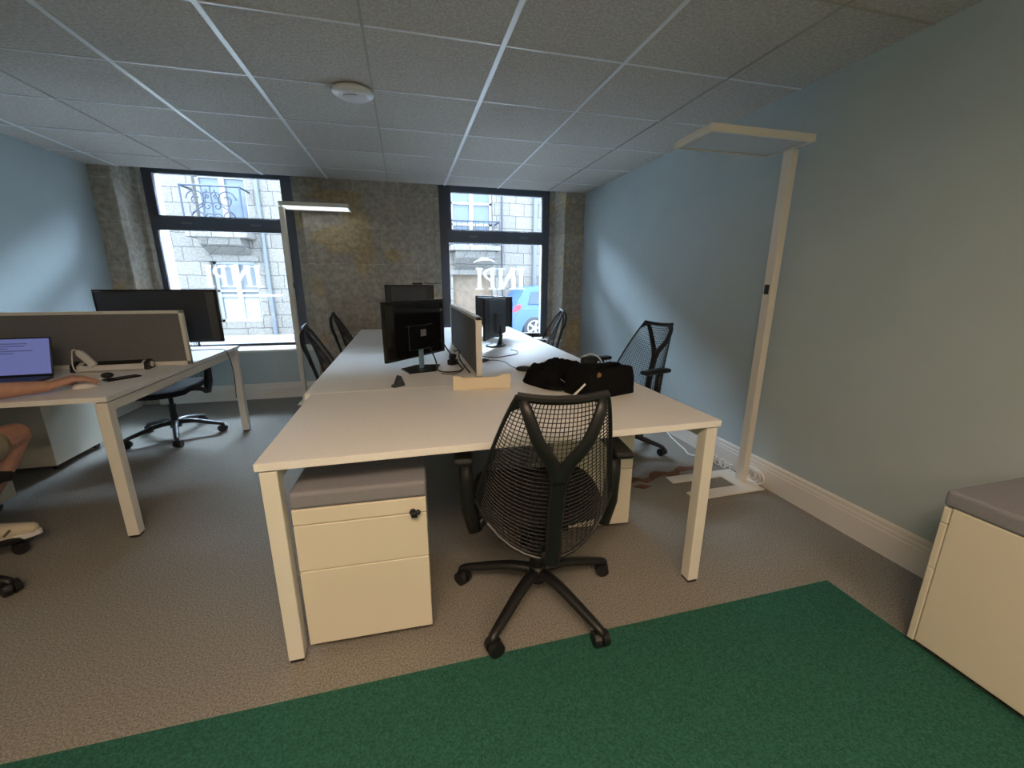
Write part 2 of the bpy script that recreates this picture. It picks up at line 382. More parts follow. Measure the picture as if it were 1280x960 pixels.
# wall with openings as stacked boxes
OP = [(-5.10, -3.90, 2.50, 5.0), (-5.0, -3.92, .15, 1.78), (1.46, 2.72, 2.30, 4.6), (1.46, 2.70, -.30, 1.47)]
wl = B()
xs = sorted({-16, 18}|{o[0] for o in OP}|{o[1] for o in OP})
for a, b_ in zip(xs[:-1], xs[1:]):
    zs = sorted([(o[2], o[3]) for o in OP if o[0] <= a+1e-6 and o[1] >= b_-1e-6]); z = -.32
    for c, d in zs:
        if c > z: wl.box(a, b_, YF, YF+.6, z, c)
        z = d
    wl.box(a, b_, YF, YF+.6, z, 6.2)
F(wl, 'stone_wall', M_facade)
def fwin(x0, x1, z0, z1, bars=1, trans=None, curtain=None, board=False):
    p = F(B().box(x0, x1, YF+.25, YF+.27, z0, z1), 'window_glazing', M_shut if board else M_fpane)
    f = B(); t = .07; xm = (x0+x1)/2
    f.box(x0, x0+t, YF+.18, YF+.25, z0, z1).box(x1-t, x1, YF+.18, YF+.25, z0, z1).box(x0, x1, YF+.18, YF+.25, z1-t, z1).box(x0, x1, YF+.18, YF+.25, z0, z0+t).box(xm-.06, xm+.06, YF+.17, YF+.25, z0, z1)
    if trans:
        for z in trans: f.box(x0, x1, YF+.18, YF+.25, z-.03, z+.03)
    f.build('window_frame', M_wframe, p)
    if curtain: B().box(x0+.1, x1-.1, YF+.235, YF+.245, z0+.07, curtain).build('window_curtain', M_curtain, p)
    return p
fwin(-5.10, -3.90, 2.50, 5.0, trans=[3.9])
fwin(-5.0, -3.92, .15, 1.78, board=True, curtain=.78, trans=[1.0])
fwin(1.46, 2.72, 2.30, 4.6, trans=[2.95, 3.55])
F(B().box(1.46, 2.70, YF+.18, YF+.24, -.30, 1.47), 'boarded_door', M_door)
# lintel band, corbels, slabs
F(B().box(-5.15, -3.80, YF-.75, YF, 2.33, 2.48), 'balcony_slab', M_facade, bevel=.02)
F(B().prism([(YF, 2.33), (YF-.62, 2.33), (YF-.55, 2.18), (YF-.25, 2.06), (YF, 1.95)], 'x', -4.95, -4.0), 'balcony_corbel', M_facade)
F(B().box(1.35, 2.82, YF-.7, YF, 2.14, 2.28), 'balcony_slab', M_facade, bevel=.02)
F(B().prism([(YF, 2.14), (YF-.6, 2.14), (YF-.5, 1.95), (YF-.2, 1.72), (YF, 1.60)], 'x', 1.5, 2.68), 'balcony_corbel', M_facade)
F(B().box(1.38, 2.80, YF-.05, YF, 1.47, 1.62), 'door_lintel', M_facade)
F(B().box(-5.1, -3.82, YF-.05, YF, 1.78, 1.92), 'window_lintel', M_facade)
def rail(x0, x1, z0, z1, y, scroll=True):
    b = B(); r = .016
    b.tube([(x0, y, z1), (x1, y, z1)], .025).tube([(x0, y, z0+.06), (x1, y, z0+.06)], .018)
    for x in (x0, x1): b.tube([(x, y, z0), (x, y, z1)], .02).tube([(x, y, z1), (x, YF, z1)], .022).tube([(x, y, z0+.06), (x, YF, z0+.06)], .016)
    n = 2 if scroll else 6
    xm = (x0+x1)/2
    b.tube([(xm, y, z0), (xm, y, z1)], r)
    def spiral(cx, cz, R_, a0, turns, sgn, sx):
        return [(cx+sx*R_*(1-t*.75)*math.cos(a0+sgn*t*turns*2*PI), y, cz+R_*(1-t*.75)*math.sin(a0+sgn*t*turns*2*PI)) for t in [k/26 for k in range(27)]]
    if scroll:
        h = z1-z0; q = (x1-x0)/4
        for sx, cx in ((1, x0+q), (-1, x1-q)):
            b.tube(spiral(cx, z0+.70*h, .21*h, PI, 1.4, -1, sx), r, 6)
            b.tube(spiral(cx, z0+.30*h, .21*h, 0, 1.4, -1, sx), r, 6)
            b.tube(smoothpts([(cx-sx*.25, y, z0+.1*h), (cx-sx*.1, y, z0+.4*h), (cx+sx*.15, y, z0+.6*h), (cx+sx*.24, y, z0+.92*h)]), r, 6)
        for cz in (.3, .55, .78):
            b.tube(spiral(xm-.1, z0+cz*h, .1*h, 0, 1.2, 1, 1), r*.9, 6).tube(spiral(xm+.1, z0+cz*h, .1*h, 0, 1.2, 1, -1), r*.9, 6)
    else:
        for k in range(1, 9):
            x = x0+(x1-x0)*k/9; b.tube([(x, y, z0), (x, y, z1)], .011, 6)
        b.tube([(x1-.28+.12*math.cos(a), y-.01, z1-.25+.2*math.sin(a)) for a in [k*PI/8 for k in range(17)]], .012, 6)
    return F(b, 'balcony_railing', M_iron)
rail(-5.12, -3.83, 2.48, 3.52, YF-.68)
rail(1.38, 2.79, 2.28, 2.95, YF-.64, False)
F(B().tube([(-3.62, YF-.08, -.3), (-3.62, YF-.08, 6.1)], .055, 10), 'drain_pipe', M_pipe)
F(B().tube([(4.05, YF-.08, -.3), (4.05, YF-.08, 6.1)], .07, 10), 'drain_pipe', M_pipe)
F(B().tube([(3.02, YF-.04, 0), (3.0, YF-.04, 2), (3.0, YF-.04, 6.1)], .022, 8), 'wall_cable', M_iron)

# car parked across the street
car = thing('parked_car', 'light blue hatchback parked in the street beyond the right window', 'car', (2.8, 11.84, -.32))
L_ = 3.9
side = [(0.05, .28), (.0, .55), (.03, .82), (.10, .92), (.42, 1.36), (.55, 1.44), (1.2, 1.48), (1.9, 1.44), (2.35, 1.28), (2.85, .98), (3.5, .88), (3.82, .74), (3.9, .5), (3.88, .25), (3.6, .2),
        ]
def arch(cx, r, n=8): return [(cx+r*math.cos(a), .22+r*math.sin(a)) for a in [k*PI/n for k in range(n+1)]]
outl = side+arch(3.15, .36)+[(2.7, .2), (1.1, .2)]+arch(.68, .36)+[(.25, .22)]
outl = [p if p[1] >= .2 else (p[0], .2) for p in outl]
body = B(); body.prism(outl, 'y', -.83, .83)
for v in body.bm.verts:
    if v.co.z > .92: v.co.y *= 1-.22*(v.co.z-.92)/.56
body.build('car_body', M_carpaint, car, bevel=.03)
for sg in (-1, 1):
    for P in ([(.50, .98), (.62, 1.30), (1.30, 1.37), (1.32, .98)], [(1.40, .98), (1.38, 1.37), (1.86, 1.33), (2.2, 1.2), (2.48, .98)]):
        win = B().prism(P, 'y', .0, .012)
        for v in win.bm.verts: v.co.y = sg*(v.co.y+.833*(1-.22*max(0, v.co.z-.92)/.56))
        win.build('side_window', M_carglass, car)
B().prism([(.03, .80), (.13, .94), (.26, .98), (.30, .88), (.12, .76)], 'y', -.838, -.6).build('tail_light', M_tail, car)
for cx in (.68, 3.15):
    for sg in (-1, 1):
        wh = B().lathe([(.0, -.1), (.2, -.1), (.30, -.09), (.325, -.05), (.325, .05), (.30, .09), (.2, .1), (0, .1)], seg=28)
        bmesh.ops.rotate(wh.bm, verts=wh.bm.verts, matrix=Euler((PI/2, 0, 0)).to_matrix())
        bmesh.ops.translate(wh.bm, verts=wh.bm.verts, vec=(cx, sg*.75, .325))
        wo = wh.build('wheel', M_tyre, car, smooth=True)
        hb = B()
        for k in range(5):
            a = k*2*PI/5+.3; hb.box(cx-.025, cx+.025, sg*.855-.01, sg*.855+.01, .325, .325+.20, rot=(0, a, 0), piv=(cx, sg*.855, .325))
        hb.cone((cx, sg*.84, .325), (cx, sg*.87, .325), .05, seg=12)
        hb.tube([(cx+.2*math.cos(t*PI/12), sg*.853, .325+.2*math.sin(t*PI/12)) for t in range(25)], .016, 6)
        hb.build('wheel_rim', M_alloy, wo)

# ------------------------------------------------------------------ green carpet
tag(B().box(XL+.02, 1.725, YR+.02, 1.135, 0, .004).build('green_carpet', M_green), 'dark green carpet area laid over the grey floor in the foreground', 'carpet')
# reddish torn strip on the floor
random.seed(3)
st = []
up = []; dn = []
for k in range(15):
    x = 1.33+.62*k/14; yc = 2.16+.09*k/14+.02*math.sin(k*1.3)
    up.append((x, yc+random.uniform(.012, .045))); dn.append((x, yc-random.uniform(.012, .045)))
tag(B().prism(up+dn[::-1], 'z', .0, .004).prism([(1.34, 2.10), (1.40, 2.06), (1.46, 2.08), (1.41, 2.12)], 'z', 0, .004).build('floor_strip', M_brown),
    'reddish brown torn strip lying on the grey carpet beside the lamp base', 'floor strip')

# ------------------------------------------------------------------ desks
def leg(x0, y0, parent, s=.05, top=.715, mir=1):
    b = B().box(x0, x0+s, y0, y0+s, .012, top)
    o = b.build('leg', M_metal, parent, bevel=.003)
    B().box(x0+.004, x0+s-.004, y0+.004, y0+s-.004, 0, .012).build('leg_foot', M_black, o)
    return o
def desk(name, label, x0, x1, y0, y1, legs, group=None, beam_y=(0, 1)):
    t = thing(name, label, 'desk', ((x0+x1)/2, (y0+y1)/2, 0), 0, 'white desks')
    ox, oy = (x0+x1)/2, (y0+y1)/2
    X0, X1, Y0, Y1 = x0-ox, x1-ox, y0-oy, y1-oy
    top = B().box(X0, X1, Y0, Y1, .722, .747).build('desktop', M_desk, t, bevel=.0015)
    fr = B()
    for x in (X0+.012, X1-.057): fr.box(x, x+.045, Y0+.03, Y1-.03, .668, .713)
    for y in (Y0+.26, Y1-.30): fr.box(X0+.03, X1-.03, y, y+.04, .670, .713)
    for k in (.1, .5, .9):
        for x in (X0+.02, X1-.05): fr.box(x, x+.03, Y0+(Y1-Y0)*k-.02, Y0+(Y1-Y0)*k+.02, .713, .722)
    fr.build('frame', M_metal, t, bevel=.002)
    for lx, ly in legs:
        leg(X0+.008 if lx == 0 else X1-.058, Y0+.008 if ly == 0 else Y1-.058, t)
    return t
desk('desk', 'white end desk in the foreground with brown-lit top and a mesh chair pushed in', -.466, 1.178, 1.265, 2.068, [(0, 0), (1, 0)], None)
desk('desk', 'white shared desk carrying the fabric divider, directly behind the end desk', -.497, 1.178, 2.072, 3.478, [(0, 0), (1, 0), (0, 1), (1, 1)])
desk('desk', 'white shared desk farthest back, nearest the stone pier', -.497, 1.178, 3.482, 4.86, [(0, 1), (1, 1)])
dl = desk('desk', 'white shared desk by the left wall where the person works', -2.735, -1.38, 2.241, 3.876, [(0, 0), (1, 0), (0, 1), (1, 1)])

# dividers
def divider(label, x, y, ln, ax, h=.335):
    t = thing('desk_divider', label, 'divider', (x, y, .747), 0 if ax == 'x' else PI/2, 'fabric desk dividers')
    b = B(); w_ = .016
    b.box(0, ln, -w_, w_, 0, .024).box(0, ln, -w_, w_, h-.018, h).box(0, .02, -w_, w_, 0, h).box(ln-.02, ln, -w_, w_, 0, h)
    b.build('frame', M_metal, t, bevel=.002)
    B().box(.02, ln-.02, -.011, .011, .024, h-.018).build('fabric_panel', M_screen, t)
    return t
divider('grey fabric desk divider in white frame on the left desk', -2.74, 3.058, 1.365, 'x', .345)
divider('grey fabric desk divider in cream frame between black monitors on the main desk', .372, 2.16, 1.30, 'y', .343)

# ------------------------------------------------------------------ drawer pedestals
def pedestal(label, x, y, rz, wd=.42, dp=.56, h=.57, pad=True, lock=True, group=None, z0=.05):
    """front face looks along local -y"""
    t = thing('drawer_pedestal', label, 'pedestal', (x, y, 0), rz, 'white drawer pedestals')
    B().box(-wd/2, wd/2, -dp/2+.022, dp/2, z0, h).build('body', M_cab, t, bevel=.004)
    zs = [z0-.008, z0+(h-z0)*.555, z0+(h-z0)*.885, h-.002]
    for i in range(3):
        d = B().box(-wd/2, wd/2, -dp/2, -dp/2+.020, zs[i]+.0015, zs[i+1]-.0015).build('drawer' if i < 2 else 'lock_panel', M_cab, t, bevel=.003)
        if i == 2 and lock:
            k = B().cone((wd/2-.045, -dp/2, zs[2]-.004+.012), (wd/2-.045, -dp/2-.012, zs[2]+.008), .011)
            k.box(wd/2-.050, wd/2-.030, -dp/2-.030, -dp/2-.012, zs[2]-.001, zs[2]+.014).ball((wd/2-.028, -dp/2-.02, zs[2]+.014), .009)
            k.build('lock_key', M_black, d, bevel=.002)
    if pad: B().box(-wd/2-.003, wd/2+.003, -dp/2-.004, dp/2, h, h+.058).build('seat_pad', M_pad, t, bevel=.012, seg=3)
    for sx in (-1, 1):
        for sy in (-1, 1):
            c = B().cone((sx*(wd/2-.05)-.012, sy*(dp/2-.07), .022), (sx*(wd/2-.05)+.012, sy*(dp/2-.07), .022), .022, seg=14)
            c.box(sx*(wd/2-.05)-.008, sx*(wd/2-.05)+.008, sy*(dp/2-.07)-.015, sy*(dp/2-.07)+.015, .036, z0)
            c.build('caster', M_black, t)
    return t
pedestal('white drawer pedestal with grey seat pad and key, under the end desk', -.172, 1.565, math.radians(-2.0))
pedestal('white drawer pedestal without pad, behind the front mesh chair under the desk', .885, 1.99, math.radians(-5), pad=False, lock=False, h=.60)
pedestal('white drawer pedestal with dark grey pad beside the right wall on the green carpet edge', 1.915, .542, PI, wd=.43, lock=False, h=.555, z0=.03)
pedestal('white drawer pedestal under the far side of the left desk', -2.565, 3.50, PI, pad=False, lock=False, h=.60, wd=.41, dp=.52)
pedestal('white drawer pedestal under the near side of the left desk behind the person\'s leg', -2.48, 2.60, 0, pad=False, lock=False, h=.56, wd=.42, dp=.42)

# ------------------------------------------------------------------ chairs
def make_chair():
    t = thing('office_chair', '', 'chair')
    base = B()
    for k in range(5):
        a = k*2*PI/5; c, s = math.cos(a), math.sin(a)
        P = smoothpts([(c*.02, s*.02, .125), (c*.12, s*.12, .122), (c*.26, s*.26, .088), (c*.325, s*.325, .070), (c*.335, s*.335, .055)], 4)
        n = len(P); base.tube(P, [.026-.013*i/(n-1) for i in range(n)], 10, flat=(1.0, .85))
    base.cone((0, 0, .085), (0, 0, .15), .042, .036, 20)
    bo = base.build('base', M_black, t, smooth=True)
    for k in range(5):
        a = k*2*PI/5; cx, cy = .335*math.cos(a), .335*math.sin(a); tt = a+1.1
        ca = B(); d = Vector((math.cos(tt), math.sin(tt), 0)); c0 = Vector((cx, cy, .0305))+Vector((-d.y, d.x, 0))*.012
        for s_ in (-1, 1): ca.cone(c0+d*.005*s_, c0+d*.027*s_, .0300, .0275, 18)
        ca.cone(c0-d*.02, c0+d*.02, .010, seg=8).cone((cx, cy, .034), (cx, cy, .066), .010, seg=8)
        ca.ball(c0+Vector((0, 0, .012)), .019, (1, 1, .9), 10)
        ca.build('caster', M_black, bo)
    B().cone((0, 0, .13), (0, 0, .28), .027, seg=18).cone((0, 0, .28), (0, 0, .40), .016, seg=14).build('gas_column', M_black, t, smooth=False)
    me = B().box(-.09, .09, -.13, .13, .385, .425).box(-.035, .035, -.24, -.10, .375, .415).cone((-.2, .05, .40), (.2, .05, .40), .009, seg=8).cone((.17, .05, .40), (.24, .05, .40), .014, seg=10)
    me.build('tilt_mechanism', M_black, t, bevel=.01)
    # seat: cushion grid with waterfall front
    sb = bmesh.new(); n = 14; V = []
    for i in range(n+1):
        for j in range(n+1):
            u = i/n*2-1; v = j/n*2-1
            e = 2.0/4.0
            uu = u*math.sqrt(max(0, 1-.30*v*v)); vv = v*math.sqrt(max(0, 1-.30*u*u))
            x = uu*.250; y = vv*.235+.075
            z = .462-.03*max(0, v-.5)**2*4+.012*u*u-.015*(1-u*u)*(1-v*v)
            V.append(sb.verts.new((x, y, z)))
    for i in range(n):
        for j in range(n): sb.faces.new((V[i*(n+1)+j], V[(i+1)*(n+1)+j], V[(i+1)*(n+1)+j+1], V[i*(n+1)+j+1]))
    so = mesh_obj('seat', sb, M_seatbk, t, smooth=True)
    sm = so.modifiers.new('s', 'SOLIDIFY'); sm.thickness = .045; sm.offset = -1
    bv = so.modifiers.new('b', 'BEVEL'); bv.width = .014; bv.segments = 3
    # backrest net -- outer surface function
    def hw(zz):   # half width by height fraction (0 bottom, 1 top)
        return .130+.155*(1-max(zz, .26))**.8
    def pos(u, v):
        h = v; zb = .350+.21*(1-math.sqrt(1-.97*u*u)); zt = .955+.010*u*u
        z = zb+(zt-zb)*v
        f = (z-.35)/.61
        x = u*hw(min(1, max(0, f)))
        y = -.232-.125*f**1.0+.030*math.sin(PI*min(1, max(0, f)))+.15*(u*u)*(1-f)**1.0+.02*u*u
        return Vector((x, y, z))
    nb = bmesh.new(); NU, NV = 26, 38; g = [[nb.verts.new(pos(i/NU*2-1, j/NV)) for j in range(NV+1)] for i in range(NU+1)]
    for i in range(NU):
        for j in range(NV): nb.faces.new((g[i][j], g[i+1][j], g[i+1][j+1], g[i][j+1]))
    no = mesh_obj('backrest_net', nb, M_net, t)
    wf = no.modifiers.new('w', 'WIREFRAME'); wf.thickness = .0042; wf.use_even_offset = False
    # rim around the net, thick at top
    rm = B()
    rim = [pos(-1, k/16) for k in range(16, -1, -1)]+[pos(i/12*2-1, 0) for i in range(1, 12)]+[pos(1, k/16) for k in range(17)]
    rm.tube(rim, .0068, 8)
    top = [pos(i/12*2-1, 1)+Vector((0, 0, .0)) for i in range(13)]
    rm.tube(top, .0115, 8, flat=(1, 1.1))
    for sg in (-1, 1):   # corner gussets
        a, b_, c = pos(sg, 1), pos(sg*.55, 1), pos(sg, .87)
        o_ = Vector((0, -.008, 0)); q = Vector((0, .008, 0))
        vs = [rm.bm.verts.new(p+d) for d in (o_, q) for p in (a, b_, c)]
        for f in ((0, 1, 2), (5, 4, 3), (0, 3, 4, 1), (1, 4, 5, 2), (2, 5, 3, 0)): rm.bm.faces.new([vs[k] for k in f])
    rm.build('net_rim', M_black, no, smooth=False)
    # Y tower
    ym = B()
    j = Vector((0, -.335, .725))
    ym.tube(smoothpts([(0, -.262, .355), (0, -.275, .42), (0, -.292, .55), (0, -.33, .70), j], 4), .026, 10, flat=(1.05, .5), up=(0, 1, .2))
    for sg in (-1, 1):
        tp = pos(sg*.86, .985)+Vector((0, -.006, 0))
        ym.tube(smoothpts([(sg*.004, -.330, .69), (sg*.022, -.343, .75), (sg*.07, -.368, .83), tp+Vector((-sg*.012, -.022, -.035)), tp], 4),
                [.024, .0235, .023, .0225, .022, .0215, .021, .0205, .020, .0195, .019, .0185, .018, .017, .016, .015, .013], 10, flat=(1.0, .6), up=(0, 1, .2))
    ym.tube([(0, -.10, .395), (0, -.20, .375), (0, -.262, .372)], [.03, .028, .024], 10, flat=(1.4, .6))
    ym.build('backrest_spine', M_black, t, smooth=True)
    # armrests
    for sg in (-1, 1):
        ar = B()
        ar.tube(smoothpts([(sg*.12, -.02, .405), (sg*.22, -.03, .385), (sg*.245, -.04, .36), (sg*.262, -.045, .40), (sg*.272, -.045, .50)], 4), .020, 8, flat=(1, .8), up=(0, 1, 0))
        ar.tube([(sg*.252, -.045, .35), (sg*.270, -.047, .45), (sg*.280, -.045, .56), (sg*.284, -.04, .655)], [.020, .026, .022, .019], 10, flat=(1.25, .75), up=(0, 1, 0))
        ao = ar.build('armrest', M_black, t, smooth=True)
        B().box(sg*.288-.036, sg*.288+.036, -.13, .12, .655, .685).build('arm_pad', M_black, ao, bevel=.014, seg=3)
    return t
CH = make_chair()
def chair_at(label, x, y, face, base=0, first=False, group=None):
    rz = face-PI/2
    r = CH if first else dup(CH, (x, y, 0), rz, label, group)
    r.location = (x, y, 0); r.rotation_euler = (0, 0, rz); r['label'] = label; r['group'] = 'black mesh office chairs'
    for k in kids(r):
        if k.name.startswith('base'): k.rotation_euler.z = base-rz
    return r
R = math.radians
chair_at('black mesh office chair in the foreground at the end desk, back to the viewer', .462, 1.372, R(82), R(-64), True)
chair_at('black mesh office chair beside the right wall, behind the backpack', 1.565, 2.70, R(197), R(-42))
chair_at('black mesh office chair under the right window, seen edge-on', 1.34, 4.36, R(168), R(10))
chair_at('black mesh office chair at the left edge of the main desk, nearer of two there', -.36, 3.22, R(10), R(40))
chair_at('black mesh office chair at the left edge of the main desk, nearer the stone pier', -.35, 4.36, R(7), R(20))
chair_at('black mesh office chair tucked under the far side of the left desk', -1.93, 3.84, R(-86), R(-66))
chair_at('black mesh office chair the person in shorts sits on', -1.99, 1.945, R(80), R(66))

# ------------------------------------------------------------------ floor lamps
def make_lamp(lit):
    t = thing('floor_lamp', '', 'lamp', group='white floor lamps')
    # base: square-cornered U lying on the floor, open towards -x
    U = [(.04, -.14), (.04, .16), (-.46, .16), (-.46, .075), (-.06, .075), (-.06, .055)]
    b = B().prism([(.05, -.145), (.05, .155), (-.46, .155), (-.46, .075), (-.09, .075), (-.09, -.055), (-.46, -.055), (-.46, -.145)], 'z', .001, .012)
    b.build('base', M_lampw, t, bevel=.006, seg=3)
    B().box(-.022, .022, -.028, .028, .012, 1.968).build('pole', M_lampw, t, bevel=.003)
    h = B()
    h.box(-.63, -.008, -.145, -.130, 1.968, 2.003).box(-.63, -.008, .130, .145, 1.968, 2.003).box(-.63, -.615, -.1299, .1299, 1.968, 2.003).box(-.023, -.008, -.1299, .1299, 1.968, 2.003).box(-.6149, -.0231, -.1299, .1299, 1.990, 2.0029)
    ho = h.build('lamp_head', M_lampw, t, bevel=.002)
    B().box(-.615, -.015, -.130, .130, 1.974, 1.980).build('diffuser', M_diffon if lit else M_diff, ho)
    s = B().box(-.029, -.021, -.014, .014, 1.205, 1.26).build('switch', M_black, t, bevel=.002)
    return t
l1 = make_lamp(False); l1.location = (2.075, 2.0, 0); l1['label'] = 'tall white flat-head floor lamp standing beside the right wall'
l2 = make_lamp(True); l2.location = (-1.115, 4.69, 0); l2.rotation_euler.z = PI; l2['label'] = 'slim white floor lamp with bright head by the stone pier between the windows'

# ceiling smoke detector / access point
sd = thing('ceiling_dome', 'round white dome fitted on the ceiling tiles', 'ceiling fixture', (-.215, 2.73, ZC-.005))
sh_ = B().lathe([(0, 0), (.105, 0), (.112, -.006), (.110, -.016), (.085, -.03), (.04, -.036), (0, -.037)], seg=40).build('housing', M_white, sd, smooth=True)
B().tube([(.055*math.cos(a), .055*math.sin(a), -.0365+.001) for a in [PI*1.15+k*.08 for k in range(20)]], .0012, 6).build('slot', M_black, sd)

# ------------------------------------------------------------------ monitors
def monitor(label, cx, cy, rz, wd, z0, z1, stand='round', mats=(None,), sticker=None, base_xy=None, th=.022, gloss=False, logo=False):
    """screen faces local +y ; back faces -y"""
    t = thing('monitor', label, 'monitor', (cx, cy, .747), rz, 'black monitors on the desks')
    Z0, Z1 = z0-.747, z1-.747; mt = M_blackg if gloss else M_dark
    h = B().box(-wd/2, wd/2, -.004, .016, Z0, Z1).build('bezel', M_black, t, bevel=.003)
    B().box(-wd/2+.008, wd/2-.008, .0165, .0175, Z0+.016, Z1-.008).build('screen', M_blackg, t)
    bk = B(); n = 1
    bk.prism([(-wd/2+.012, -.004), (-wd/2+.06, -.022), (wd/2-.06, -.022), (wd/2-.012, -.004)], 'z', Z0+.012, Z1-.012)
    bk.box(-.11, .11, -.040, -.018, Z0+.05, Z0+.20)
    b_ = bk.build('back_cover', mt, t, bevel=.006, seg=3)
    if sticker: B().box(sticker[0]-.024, sticker[0]+.024, sticker[2], sticker[2]+.0015, sticker[1]-.02, sticker[1]+.02).build('rating_sticker', M_grey, b_)
    if logo: B().box(-wd/2+.006, -wd/2+.046, -.0055, -.004, Z1-.016, Z1-.008).build('edge_badge', M_grey, t) if logo == 'l' else B().box(wd/2-.05, wd/2-.025, -.0055, -.004, Z1-.018, Z1-.011).build('edge_badge', M_grey, t)
    if stand == 'glass':
        B().box(-.016, .016, -.034, -.020, .008, Z0+.06).build('stand_neck', mat('clear_blue_neck', S(120, 160, 175), .08), t, bevel=.003)
        B().prism([(-.15, -.06), (-.01, -.15), (.15, -.05), (.06, .07), (-.08, .07)], 'z', 0, .008).build('stand_base', M_blackg, t, bevel=.002)
    else:
        B().tube([(0, -.03, .012), (0, -.045, Z0*.6+.03), (0, -.03, Z0+.10)], [.03, .022, .026], 10, flat=(1.1, .6), up=(0, 1, 0)).build('stand_neck', M_black, t, smooth=True)
        bs = B().lathe([(0, 0), (.105, 0), (.11, .006), (.10, .012), (.03, .016), (0, .016)], seg=32)
        for v in bs.bm.verts: v.co.y *= .75
        bs.build('stand_base', M_black, t, smooth=True)
    return t
def mon2(label, p0, p1, z0, z1, **k):
    (x0, y0), (x1, y1) = p0, p1
    return monitor(label, (x0+x1)/2, (y0+y1)/2, math.atan2(y1-y0, x1-x0), math.hypot(x1-x0, y1-y0), z0, z1, **k)
mon2('large wide black monitor seen from behind over the left desk divider', (-1.985, 3.33), (-1.275, 3.33), .853, 1.216, logo='l')
mon2('glossy black monitor with grey sticker on its back, left of the main divider', (-.125, 2.36), (.235, 2.74), .822, 1.163, stand='glass', sticker=(.015, .225, -.0415), gloss=True)
mon2('black monitor farthest back on the left side, half hidden near the stone pier', (-.18, 4.02), (.262, 3.96), .90, 1.241, logo='r')
mon2('black monitor right of the divider, turned at an angle in front of another', (.575, 3.08), (.86, 3.60), .826, 1.148)
mon2('black monitor behind the angled one, against the right window', (.69, 4.18), (.97, 3.80), .85, 1.135)

# ------------------------------------------------------------------ cables on desks
def cable(name, label, pts, r=.0025, m=None, n=6):
    return tag(B().tube(smoothpts(pts, n), r, 6).build(name, m or M_black, smooth=True), label, 'cable')
Z = .7505
cable('monitor_cable', 'thick black cable looping down beside the sticker-backed monitor',
      [(.20, 2.60, .92), (.25, 2.58, .84), (.30, 2.52, .775), (.31, 2.43, .752), (.24, 2.38, .752), (.17, 2.44, .752), (.16, 2.52, .80), (.13, 2.53, .88)], .0045)
cable('monitor_cable', 'thin black cable trailing from the sticker-backed monitor to the divider', [(.18, 2.36, Z), (.25, 2.33, Z), (.31, 2.42, Z), (.345, 2.55, Z+.01)], .0025)
cable('power_cable', 'black power cable with plugs lying along the foot of the divider', [(.345, 3.2, Z), (.335, 3.0, Z+.02), (.345, 2.85, Z+.05), (.33, 2.72, Z+.02), (.34, 2.6, Z), (.345, 2.35, Z)], .005)
tag(B().box(-.03, .03, -.02, .02, 0, .035, rot=(0, 0, .5)).box(-.02, .02, -.015, .015, .035, .07, rot=(.2, .1, .4)).build('power_adapter', M_black, loc=(.275, 2.62, .748), bevel=.005), 'small black power adapter standing among the cables by the divider', 'adapter')
cable('cable', 'black cable with a hooked end right of the divider', [(.50, 2.86, Z), (.60, 2.80, Z), (.70, 2.84, Z), (.78, 2.90, Z), (.81, 2.99, Z+.004), (.77, 3.04, Z+.01)], .003)
cable('mouse_cable', 'thin black cable leading to the mouse right of the divider', [(.47, 2.62, Z), (.55, 2.70, Z), (.62, 2.62, Z), (.63, 2.48, Z), (.645, 2.39, Z)], .002)
tag(B().box(-.035, .035, -.022, .022, 0, .02).box(.035, .05, -.012, .012, .003, .015).build('usb_hub', M_black, loc=(.475, 2.68, .748), bevel=.004), 'small black hub with cables on the desk right of the divider', 'hub')
ms = B().ball((0, 0, .012), .03, (1, 1.7, .62), 18)
for v in ms.bm.verts: v.co.z = max(v.co.z, 0)
mo = thing('computer_mouse', 'small dark mouse with pale top, left of the backpack', 'mouse', (.675, 2.33, .7475), R(70))
ms.build('shell', M_black, mo, smooth=True)
B().ball((0, .0, .022), .02, (.9, 1.5, .5), 14).build('top_plate', M_grey, mo, smooth=True)
cable('display_cable', 'thin black cable curling over the edge of the left desk', [(-1.66, 3.62, Z), (-1.55, 3.66, Z), (-1.45, 3.62, Z+.004), (-1.385, 3.6, .752), (-1.365, 3.6, .70), (-1.352, 3.6, .60), (-1.352, 3.6, .50), (-1.362, 3.6, .36)], .0028)
tag(B().tube(smoothpts([(.17, 3.93, 1.262), (.22, 3.95, 1.256), (.26, 3.94, 1.252), (.33, 3.92, 1.262)], 5), .003, 6).box(.07, .16, 3.93, 3.97, 1.2435, 1.262).build('webcam', M_black), 'small black camera with wire on top of the farthest monitor', 'webcam')

# small black wedge
wd_ = B().prism([(-.035, 0), (.03, 0), (.03, .012), (.012, .055), (.002, .058), (-.02, .014), (-.035, .012)], 'y', -.014, .014)
tag(wd_.build('desk_clip', M_dark, loc=(-.06, 2.12, .7475), bevel=.002), 'small black wedge-shaped clip standing on the desk before the sticker-backed monitor', 'clip').rotation_euler.z = R(35)

# cream notched organiser
og = thing('desk_organiser', 'cream notched box-shaped organiser across the desk seam below the divider', 'organiser', (.352, 1.985, .7475), R(-8))
prof = [(-.143, 0), (-.06, 0), (-.055, .006), (.135, .006), (.143, .0), (.143, .078), (.105, .078), (.082, .066), (-.065, .060), (-.090, .056), (-.108, .070), (-.143, .072)]
B().prism([(x, max(z, 0)) for x, z in prof], 'y', -.032, -.029).build('front_plate', M_beige, og)
B().box(-.143, -.140, -.029, .032, 0, .055).box(.140, .143, -.029, .032, 0, .055).box(-.140, .140, .029, .032, 0, .05).box(-.140, .140, -.029, .029, 0, .003).build('tray', M_beige, og)

